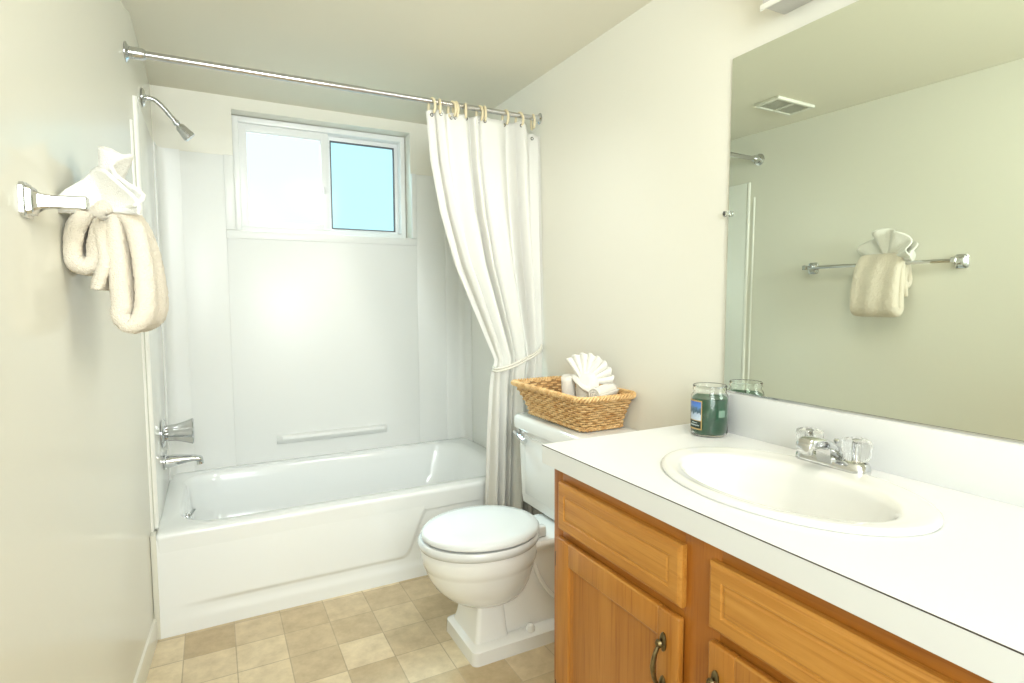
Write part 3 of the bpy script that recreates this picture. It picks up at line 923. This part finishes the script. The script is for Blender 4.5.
b = nb(); box(b, xb - .006, XR - .001, MY1 + .0005, MY1 + .014, 1.458, 1.474, .002); box(b, xb - .006, xb - .0005, MY1 - .012, MY1 + .004, 1.459, 1.473, .002)
c = obj('mirror_clip', b, M['glass'], mi)
b = nb(); lathe(b, [(.004, 0), (.004, .002), (.002, .003)], (xb - .006, MY1 + .008, 1.466), (-1, 0, 0), 12); obj('screw', b, M['dark'], c)

# vanity light above the mirror
vl = thing('vanity_light', 'grey vanity light bar on the wall above the mirror', 'light fixture', (XR, .62, 1.99))
b = nb(); box(b, XR - .085, XR - .0005, .22, 1.033, 1.955, 2.10, .004); obj('housing', b, M['fixture'], vl)
b = nb(); box(b, XR - .088, XR - .084, .216, 1.037, 1.948, 1.962, .001); obj('lower_trim', b, M['trim'], vl)
for k in range(4):
    yb = .32 + k * .205
    b = nb(); lathe(b, [(.030, 0), (.030, .012), (.022, .02)], (XR - .085, yb, 2.055), (-1, 0, 0), 24); so = obj('socket', b, M['chrome'], vl)
    b = nb(); lathe(b, [(.018, .018), (.034, .034), (.044, .06), (.040, .082), (.026, .098), (.0, .104)], (XR - .085, yb, 2.055), (-1, 0, 0), 28); obj('globe_bulb', b, M['lamp'], so)

# ceiling vent, seen in the mirror
ve = thing('ceiling_vent', 'cream louvred exhaust vent on the ceiling, reflected in the mirror', 'vent', (.27, 1.96, ZC))
vx0, vx1, vy0, vy1 = .135, .415, 1.915, 2.065
b = nb(); rect_frame_z = [(vx0, vx1, vy0, vy0 + .018), (vx0, vx1, vy1 - .018, vy1), (vx0, vx0 + .018, vy0 + .016, vy1 - .016), (vx1 - .018, vx1, vy0 + .016, vy1 - .016), ((vx0 + vx1) / 2 - .006, (vx0 + vx1) / 2 + .006, vy0 + .016, vy1 - .016)]
for x0, x1, y0, y1 in rect_frame_z: box(b, x0, x1, y0, y1, ZC - .016, ZC - .0005, .003)
obj('frame', b, M['vent'], ve)
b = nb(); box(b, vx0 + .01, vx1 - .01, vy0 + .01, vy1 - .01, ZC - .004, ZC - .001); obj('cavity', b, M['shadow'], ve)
b = nb()
for k in range(9):
    y = vy0 + .024 + k * .0122
    loft(b, [[V((x, y + a, ZC - .014 + c)) for a, c in ((0, 0), (.006, .008), (.0072, .008), (.0012, 0))] for x in (vx0 + .016, vx1 - .016)])
obj('louvres', b, M['vent'], ve)

# ------------------------------------------------------------------ jar candle
CC = V((1.466, 1.176, CZ))
ca = thing('jar_candle', 'green candle in a clear glass jar with winter label, on the countertop', 'candle', CC)
b = nb()
out = [(.044, .0005), (.049, .003), (.0515, .012), (.0525, .05), (.0525, .106), (.051, .115), (.0460, .123), (.0450, .128), (.0475, .132), (.0475, .142), (.0460, .1445)]
inn = [(.0435, .1435), (.0435, .130), (.0435, .124), (.0487, .114), (.0502, .106), (.0502, .05), (.0495, .014), (.046, .007), (.03, .006), (.0, .006)]
lathe(b, out + inn, CC, (0, 0, 1), 48, cap1=True); obj('jar', b, M['glass'], ca, sharp=50)
b = nb(); lathe(b, [(.030, .0068), (.0458, .0078), (.0492, .0145), (.0500, .05), (.0500, .105), (.0490, .1085), (.044, .1088), (.02, .1075), (.0, .107)], CC, (0, 0, 1), 48); obj('wax', b, M['wax'], ca, sharp=50)
b = nb(); tube(b, [CC + V((0, 0, .106)), CC + V((.001, .001, .115)), CC + V((.003, .001, .121))], .0012, 6); obj('wick', b, M['dark'], ca)


def curved_patch(bm, a0, a1, z0, z1, r, n=14, mi=0):
    A = [[bm.verts.new(CC + V((r * math.cos(a0 + (a1 - a0) * k / n), r * math.sin(a0 + (a1 - a0) * k / n), z))) for k in range(n + 1)] for z in (z0, z1)]
    for k in range(n): bm.faces.new((A[0][k], A[0][k + 1], A[1][k + 1], A[1][k])).material_index = mi


av = math.atan2(0 - CC.y, .203 - CC.x)              # towards the viewer
def deg(d): return av + math.radians(d)
# the label faces left of the viewer (negative degrees turn it to the left)
b = nb(); curved_patch(b, deg(-76), deg(-22), .020, .104, .0529); curved_patch(b, deg(-76), deg(-22), .020, .104, .0527)
la = obj('label', b, M['gold'], ca); la['label'] = 'gold edged paper label with a snowy picture'
b = nb(); curved_patch(b, deg(-73), deg(-25), .047, .100, .0531); obj('label_picture', b, M['snow'], la)
b = nb(); curved_patch(b, deg(-73), deg(-25), .024, .045, .0531); obj('label_title_band', b, M['label_dark'], la)
# small pale script on the title band, too small to read in the photograph
b = nb()
for row, (zz, a, c, amp) in enumerate(((.0395, -60, -38, .0012), (.0325, -67, -31, .0022))):
    pts = []
    for k in range(41):
        t = k / 40; an = deg(a + (c - a) * t); pts.append(CC + V((.0533 * math.cos(an), .0533 * math.sin(an), zz + amp * math.sin(k * 1.9) * (1 if row else .8))))
    tube(b, pts, .00042, 5)
obj('label_lettering', b, M['label_ink'], la)
b = nb(); curved_patch(b, deg(28), deg(52), .058, .078, .0529); st = obj('sticker', b, M['paper'], ca); st['label'] = 'small pale rectangular sticker'

# ------------------------------------------------------------------ wicker basket
BZ = .7465
bk = thing('wicker_basket', 'rectangular wicker basket with braided rim on the toilet tank lid', 'basket', (1.43, 1.85, BZ))
BX0, BX1, BY0, BY1, BH = 1.345, 1.532, 1.640, 2.030, .134


def bas(t, h, out=0.0):
    """point on the flared wall; t in 0..1 around, h height fraction"""
    fl = (h ** 1.35)
    x0 = BX0 - .052 * fl - out; x1 = BX1 + .010 * fl + out * .3; y0 = BY0 - .066 * fl - out; y1 = BY1 + .062 * fl + out
    r = .03 + .012 * h
    L = [(x1 - x0) - 2 * r, (y1 - y0) - 2 * r]
    segs = [L[0], r * PI / 2, L[1], r * PI / 2, L[0], r * PI / 2, L[1], r * PI / 2]
    s = (t % 1.0) * sum(segs); i = 0
    while s > segs[i] and i < 7: s -= segs[i]; i += 1
    if i == 0: p = (x0 + r + s, y0)
    elif i == 1: a = -PI / 2 + s / r; p = (x1 - r + r * math.cos(a), y0 + r + r * math.sin(a))
    elif i == 2: p = (x1, y0 + r + s)
    elif i == 3: a = s / r; p = (x1 - r + r * math.cos(a), y1 - r + r * math.sin(a))
    elif i == 4: p = (x1 - r - s, y1)
    elif i == 5: a = PI / 2 + s / r; p = (x0 + r + r * math.cos(a), y1 - r + r * math.sin(a))
    elif i == 6: p = (x0, y1 - r - s)
    else: a = PI + s / r; p = (x0 + r + r * math.cos(a), y0 + r + r * math.sin(a))
    # the rim dips a little along the long sides
    return V((p[0], p[1], BZ + .004 + BH * h))


NS = 54
b = nb()
NR = 12
for j in range(NR):
    h = .10 + .80 * j / (NR - 1)
    pts = []
    for k in range(NS * 5):
        t = k / (NS * 5); o = .0045 * math.cos(PI * (t * NS) + PI * j)
        pts.append(bas(t, h, o))
    tube(b, pts, .0042, 6, closed=True)
obj('woven_wall', b, M['wicker'], bk, sharp=180)
b = nb()
for k in range(NS):
    tube(b, [bas((k + .0) / NS, h) for h in (.02, .2, .4, .6, .8, .96)], .0019, 5)
obj('stakes', b, M['wicker'], bk, sharp=180)
b = nb()
for st_ in range(3):
    pts = []
    for k in range(360):
        t = k / 360; a = 2 * PI * (t * 34 + st_ / 3)
        p = bas(t, .945, .0035 + .0062 * math.cos(a)); p.z += .0075 * math.sin(a); pts.append(p)
    tube(b, pts, .0046, 6, closed=True)
obj('braided_rim', b, M['wicker'], bk, sharp=180)
b = nb()
for st_ in range(2):
    pts = []
    for k in range(300):
        t = k / 300; a = 2 * PI * (t * 36 + st_ / 2)
        p = bas(t, .04, .002 + .0035 * math.cos(a)); p.z += .0032 * math.sin(a) + .001; pts.append(p)
    tube(b, pts, .0038, 6, closed=True)
obj('base_band', b, M['wicker'], bk, sharp=180)
b = nb()
loft(b, [[bas(k / 96, h, -.0035) for k in range(96)] for h in (.0, .25, .5, .75, .93)], True, False)
obj('inner_weave', b, M['wicker_in'], bk, sharp=60)


# towels in the basket
def fan(bm, c, e1, e2, nrm, a0, a1, rad, npl, amp, r0=.012, nr=14, na=None, curl=0.0, edge=.0):
    """pleated fan: spreads from c in the plane of e1, e2"""
    na = na or npl * 8
    G = []
    for j in range(nr + 1):
        f = j / nr; row = []
        for i in range(na + 1):
            s = i / na; a = a0 + (a1 - a0) * s
            r = r0 + (rad - r0) * f
            r *= 1 + edge * math.cos(2 * PI * npl * s) * f
            p = c + (e1 * math.sin(a) + e2 * math.cos(a)) * r + nrm * (amp * f ** .7 * math.sin(2 * PI * npl * s) + curl * f * f + .012 * f * math.sin(a * 1.3))
            row.append(bm.verts.new(p))
        G.append(row)
    for j in range(nr):
        for i in range(na): bm.faces.new((G[j][i], G[j][i + 1], G[j + 1][i + 1], G[j + 1][i]))


def roll(bm, p0, p1, r, turns=3.0, th=.0045):
    """rolled cloth: solid roll with a spiral end"""
    p0, p1 = V(p0), V(p1); ax = (p1 - p0).normalized(); a, c = frame_of(ax)
    n = 90
    sp = []
    for k in range(n + 1):
        t = k / n; an = 2 * PI * turns * t; rr = r * (.16 + .84 * t)
        sp.append((an, rr))
    def ring(p, off=0.0, tw=0.0): return [p + (a * math.cos(an + tw) + c * math.sin(an + tw)) * (rr + off) for an, rr in sp]
    L = (p1 - p0).length
    outer = []; m = 10
    for j in range(m + 1):
        t = j / m; sw = 1 - .06 * (2 * t - 1) ** 2
        outer.append([p0 + ax * L * t + (a * math.cos(an) + c * math.sin(an)) * rr * sw for an, rr in sp])
    vr = [[bm.verts.new(q) for q in rg] for rg in outer]
    for A, B in zip(vr, vr[1:]):
        for i in range(n): bm.faces.new((A[i], A[i + 1], B[i + 1], B[i]))


b = nb(); roll(b, (1.408, 1.812, BZ + .024), (1.384, 1.796, BZ + .186), .031)
rt = tag(obj('rolled_towel', b, M['terry_cream'], None, sharp=60, org=(1.35, 1.81, BZ + .022)), 'cream towel rolled and standing upright at the left of the basket', 'towel', 'rolled towels in the wicker basket')
m_ = rt.modifiers.new('thickness', 'SOLIDIFY'); m_.thickness = .006
b = nb(); roll(b, (1.395, 1.640, BZ + .135), (1.515, 1.690, BZ + .142), .030)
rt2 = tag(obj('rolled_towel', b, M['terry_cream'], None, sharp=60, org=(1.45, 1.68, BZ + .12)), 'cream towel rolled and lying at the right front of the basket', 'towel', 'rolled towels in the wicker basket')
m_ = rt2.modifiers.new('thickness', 'SOLIDIFY'); m_.thickness = .006
# fan-folded face towel: wrapped body with a pleated fan above
ft = thing('face_towel', 'cream face towel folded into a pleated fan in the middle of the basket', 'towel', (1.415, 1.745, BZ + .01))
b = nb(); R = []
bc = V((1.430, 1.732, BZ))
for z, rx, ry, dx in ((.012, .034, .042, 0), (.05, .037, .046, 0), (.10, .040, .050, 0), (.145, .040, .050, .0), (.180, .034, .044, .002), (.200, .020, .028, .004)):
    R.append([bc + V((dx + rx * math.cos(t) * (1 + .05 * math.sin(3 * t + z * 30)), ry * math.sin(t) * (1 + .04 * math.sin(5 * t)), z)) for t in [2 * PI * k / 32 for k in range(32)]])
loft(b, R)
# the diagonal wrap across the front
tube(b, cr([bc + V((-.022, .050, .186)), bc + V((-.038, .02, .178)), bc + V((-.040, -.022, .158)), bc + V((-.018, -.052, .138))], 8), [.006] + [.012] * 23 + [.006], 10, flat=.7)
obj('wrapped_body', b, M['terry_cream'], ft, sharp=70)
b = nb(); vd = V((.80, -.60, 0)).normalized()
fan(b, bc + V((-.012, .002, .166)), vd, V((0, 0, 1)), V((-.55, -.75, .15)).normalized(), math.radians(-38), math.radians(96), .108, 8, .0095, curl=-.012, edge=.035)
fo = obj('fan', b, M['terry_white'], ft, sharp=180); m_ = fo.modifiers.new('thickness', 'SOLIDIFY'); m_.thickness = .005

# ------------------------------------------------------------------ towel bar, towel and washcloth on the left wall
ydir = V((SL, 1, 0)).normalized(); ndir = V((1, -SL, 0)).normalized()     # along the bar, away from the wall
def onbar(y, n, z): return V((xl(y), y, z)) + ndir * n
BZB = 1.402; Y0b, Y1b = 1.330, 2.010; NB = .082
br = thing('towel_bar', 'chrome towel bar with square stepped posts on the left wall', 'towel bar', onbar(1.68, .0, BZB))
b = nb(); tube(b, [onbar(Y0b, NB, BZB), onbar(Y1b, NB, BZB)], .0085, 4); obj('bar', b, M['chrome'], br, sharp=30)
for yy in (Y0b, Y1b):
    b = nb(); R = []
    for n, s, rr in ((.0006, .031, .003), (.007, .031, .003), (.009, .026, .003), (.016, .024, .003), (.018, .019, .003), (.028, .0135, .003), (.045, .0115, .002), (NB + .012, .0125, .002), (NB + .014, .0105, .002)):
        ring = []
        for k in range(24):
            t = 2 * PI * k / 24 + PI / 24; c_, s_ = math.cos(t), math.sin(t); q = 1 / (abs(c_) ** 8 + abs(s_) ** 8) ** .125
            ring.append(onbar(yy, n, BZB) + ydir * (c_ * q * s * .86) + V((0, 0, s_ * q * s)))
        R.append(ring)
    loft(b, R); obj('post', b, M['chrome'], br, sharp=30)

TYM = 1.640


def sheet(bm, path, y0, y1, th, seed, wob=.004, ny=46):
    """cloth: a path of (distance from the wall, height) swept along the bar, with thickness"""
    P = cr([V((p[0], 0, p[1])) for p in path], 12); rnd = random.Random(seed); a1, a2, a3 = [rnd.uniform(0, 6.28) for _ in range(3)]
    n = len(P); nrmls = []
    for i in range(n):
        d = P[min(i + 1, n - 1)] - P[max(i - 1, 0)]; nrmls.append(V((-d.z, 0, d.x)).normalized())
    def pt(i, k, side):
        f = k / ny; y = y0 + (y1 - y0) * f
        e = math.sqrt(max(0, 1 - (abs(2 * f - 1)) ** 10))           # rounded selvedge
        et = math.sqrt(max(0.0, 1 - (abs(2 * i / (n - 1) - 1)) ** 24))
        q = P[i] + nrmls[i] * (side * th / 2 * max(.15, e) * max(.2, et) + rnd.uniform(-.0016, .0016))
        w = wob * math.sin(7 * i / n + a1 + 3 * f) + wob * .6 * math.sin(14 * f + a2 + 5 * i / n)
        return onbar(y + .5 * wob * math.sin(9 * i / n + a3), max(.004, q.x + w), q.z)
    A = [[bm.verts.new(pt(i, k, 1)) for k in range(ny + 1)] for i in range(n)]
    B = [[bm.verts.new(pt(i, k, -1)) for k in range(ny + 1)] for i in range(n)]
    for i in range(n - 1):
        for k in range(ny):
            bm.faces.new((A[i][k], A[i][k + 1], A[i + 1][k + 1], A[i + 1][k])); bm.faces.new((B[i][k], B[i + 1][k], B[i + 1][k + 1], B[i][k + 1]))
    for i in range(n - 1):
        for k in (0, ny): bm.faces.new((A[i][k], A[i + 1][k], B[i + 1][k], B[i][k]))
    for i in (0, n - 1):
        for k in range(ny): bm.faces.new((A[i][k], A[i][k + 1], B[i][k + 1], B[i][k]))


ht = thing('hand_towel', 'beige terry hand towel folded over the towel bar in thick loops', 'towel', onbar(TYM, NB, BZB - .2))
b = nb()
# front loop (room side): down, round the bottom fold, up and over the bar
sheet(b, [(NB + .010, 1.410), (NB + .014, 1.35), (NB + .020, 1.28), (NB + .024, 1.215), (NB + .024, 1.188), (NB + .040, 1.168), (NB + .059, 1.184), (NB + .064, 1.225), (NB + .060, 1.29), (NB + .052, 1.35), (NB + .038, 1.40), (NB + .010, 1.430), (NB - .022, 1.412)],
      1.515, 1.725, .041, 3, wob=.006)
obj('front_fold', b, M['terry_beige'], ht, sharp=70)
b = nb()
sheet(b, [(NB - .004, 1.425), (NB - .030, 1.420), (NB - .050, 1.390), (NB - .058, 1.345), (NB - .056, 1.312), (NB - .040, 1.298), (NB - .024, 1.312), (NB - .022, 1.35), (NB - .012, 1.395)], 1.520, 1.715, .040, 8, wob=.006)
obj('back_fold', b, M['terry_beige'], ht, sharp=70)
b = nb()
sheet(b, [(NB - .004, 1.40), (NB - .008, 1.34), (NB - .012, 1.29), (NB - .016, 1.245)], 1.512, 1.70, .028, 5)
obj('middle_flap', b, M['terry_beige'], ht, sharp=70)

wc = thing('washcloth', 'white washcloth fanned out on top of the hand towel on the wall bar', 'washcloth', onbar(TYM, NB, BZB + .02))
b = nb()
c0 = onbar(TYM - .030, NB - .004, BZB + .012)
fan(b, c0, (ydir * .90 - ndir * .44).normalized(), V((0, 0, 1)), (ndir * .90 + ydir * .44).normalized(), math.radians(-88), math.radians(98), .152, 4, .026, r0=.014, nr=20, curl=.012, edge=.05)
fo = obj('fan', b, M['terry_white'], wc, sharp=180); m_ = fo.modifiers.new('thickness', 'SOLIDIFY'); m_.thickness = .007
b = nb()
fan(b, c0 + V((.004, -.085, .000)), (ndir * .95 - ydir * .3).normalized(), V((0, 0, 1)), (-ydir * .95 - ndir * .3).normalized(), math.radians(-92), math.radians(98), .082, 2, .014, r0=.014, nr=18, curl=.03, edge=.07)
fo = obj('front_fan', b, M['terry_white'], wc, sharp=180); m_ = fo.modifiers.new('thickness', 'SOLIDIFY'); m_.thickness = .007
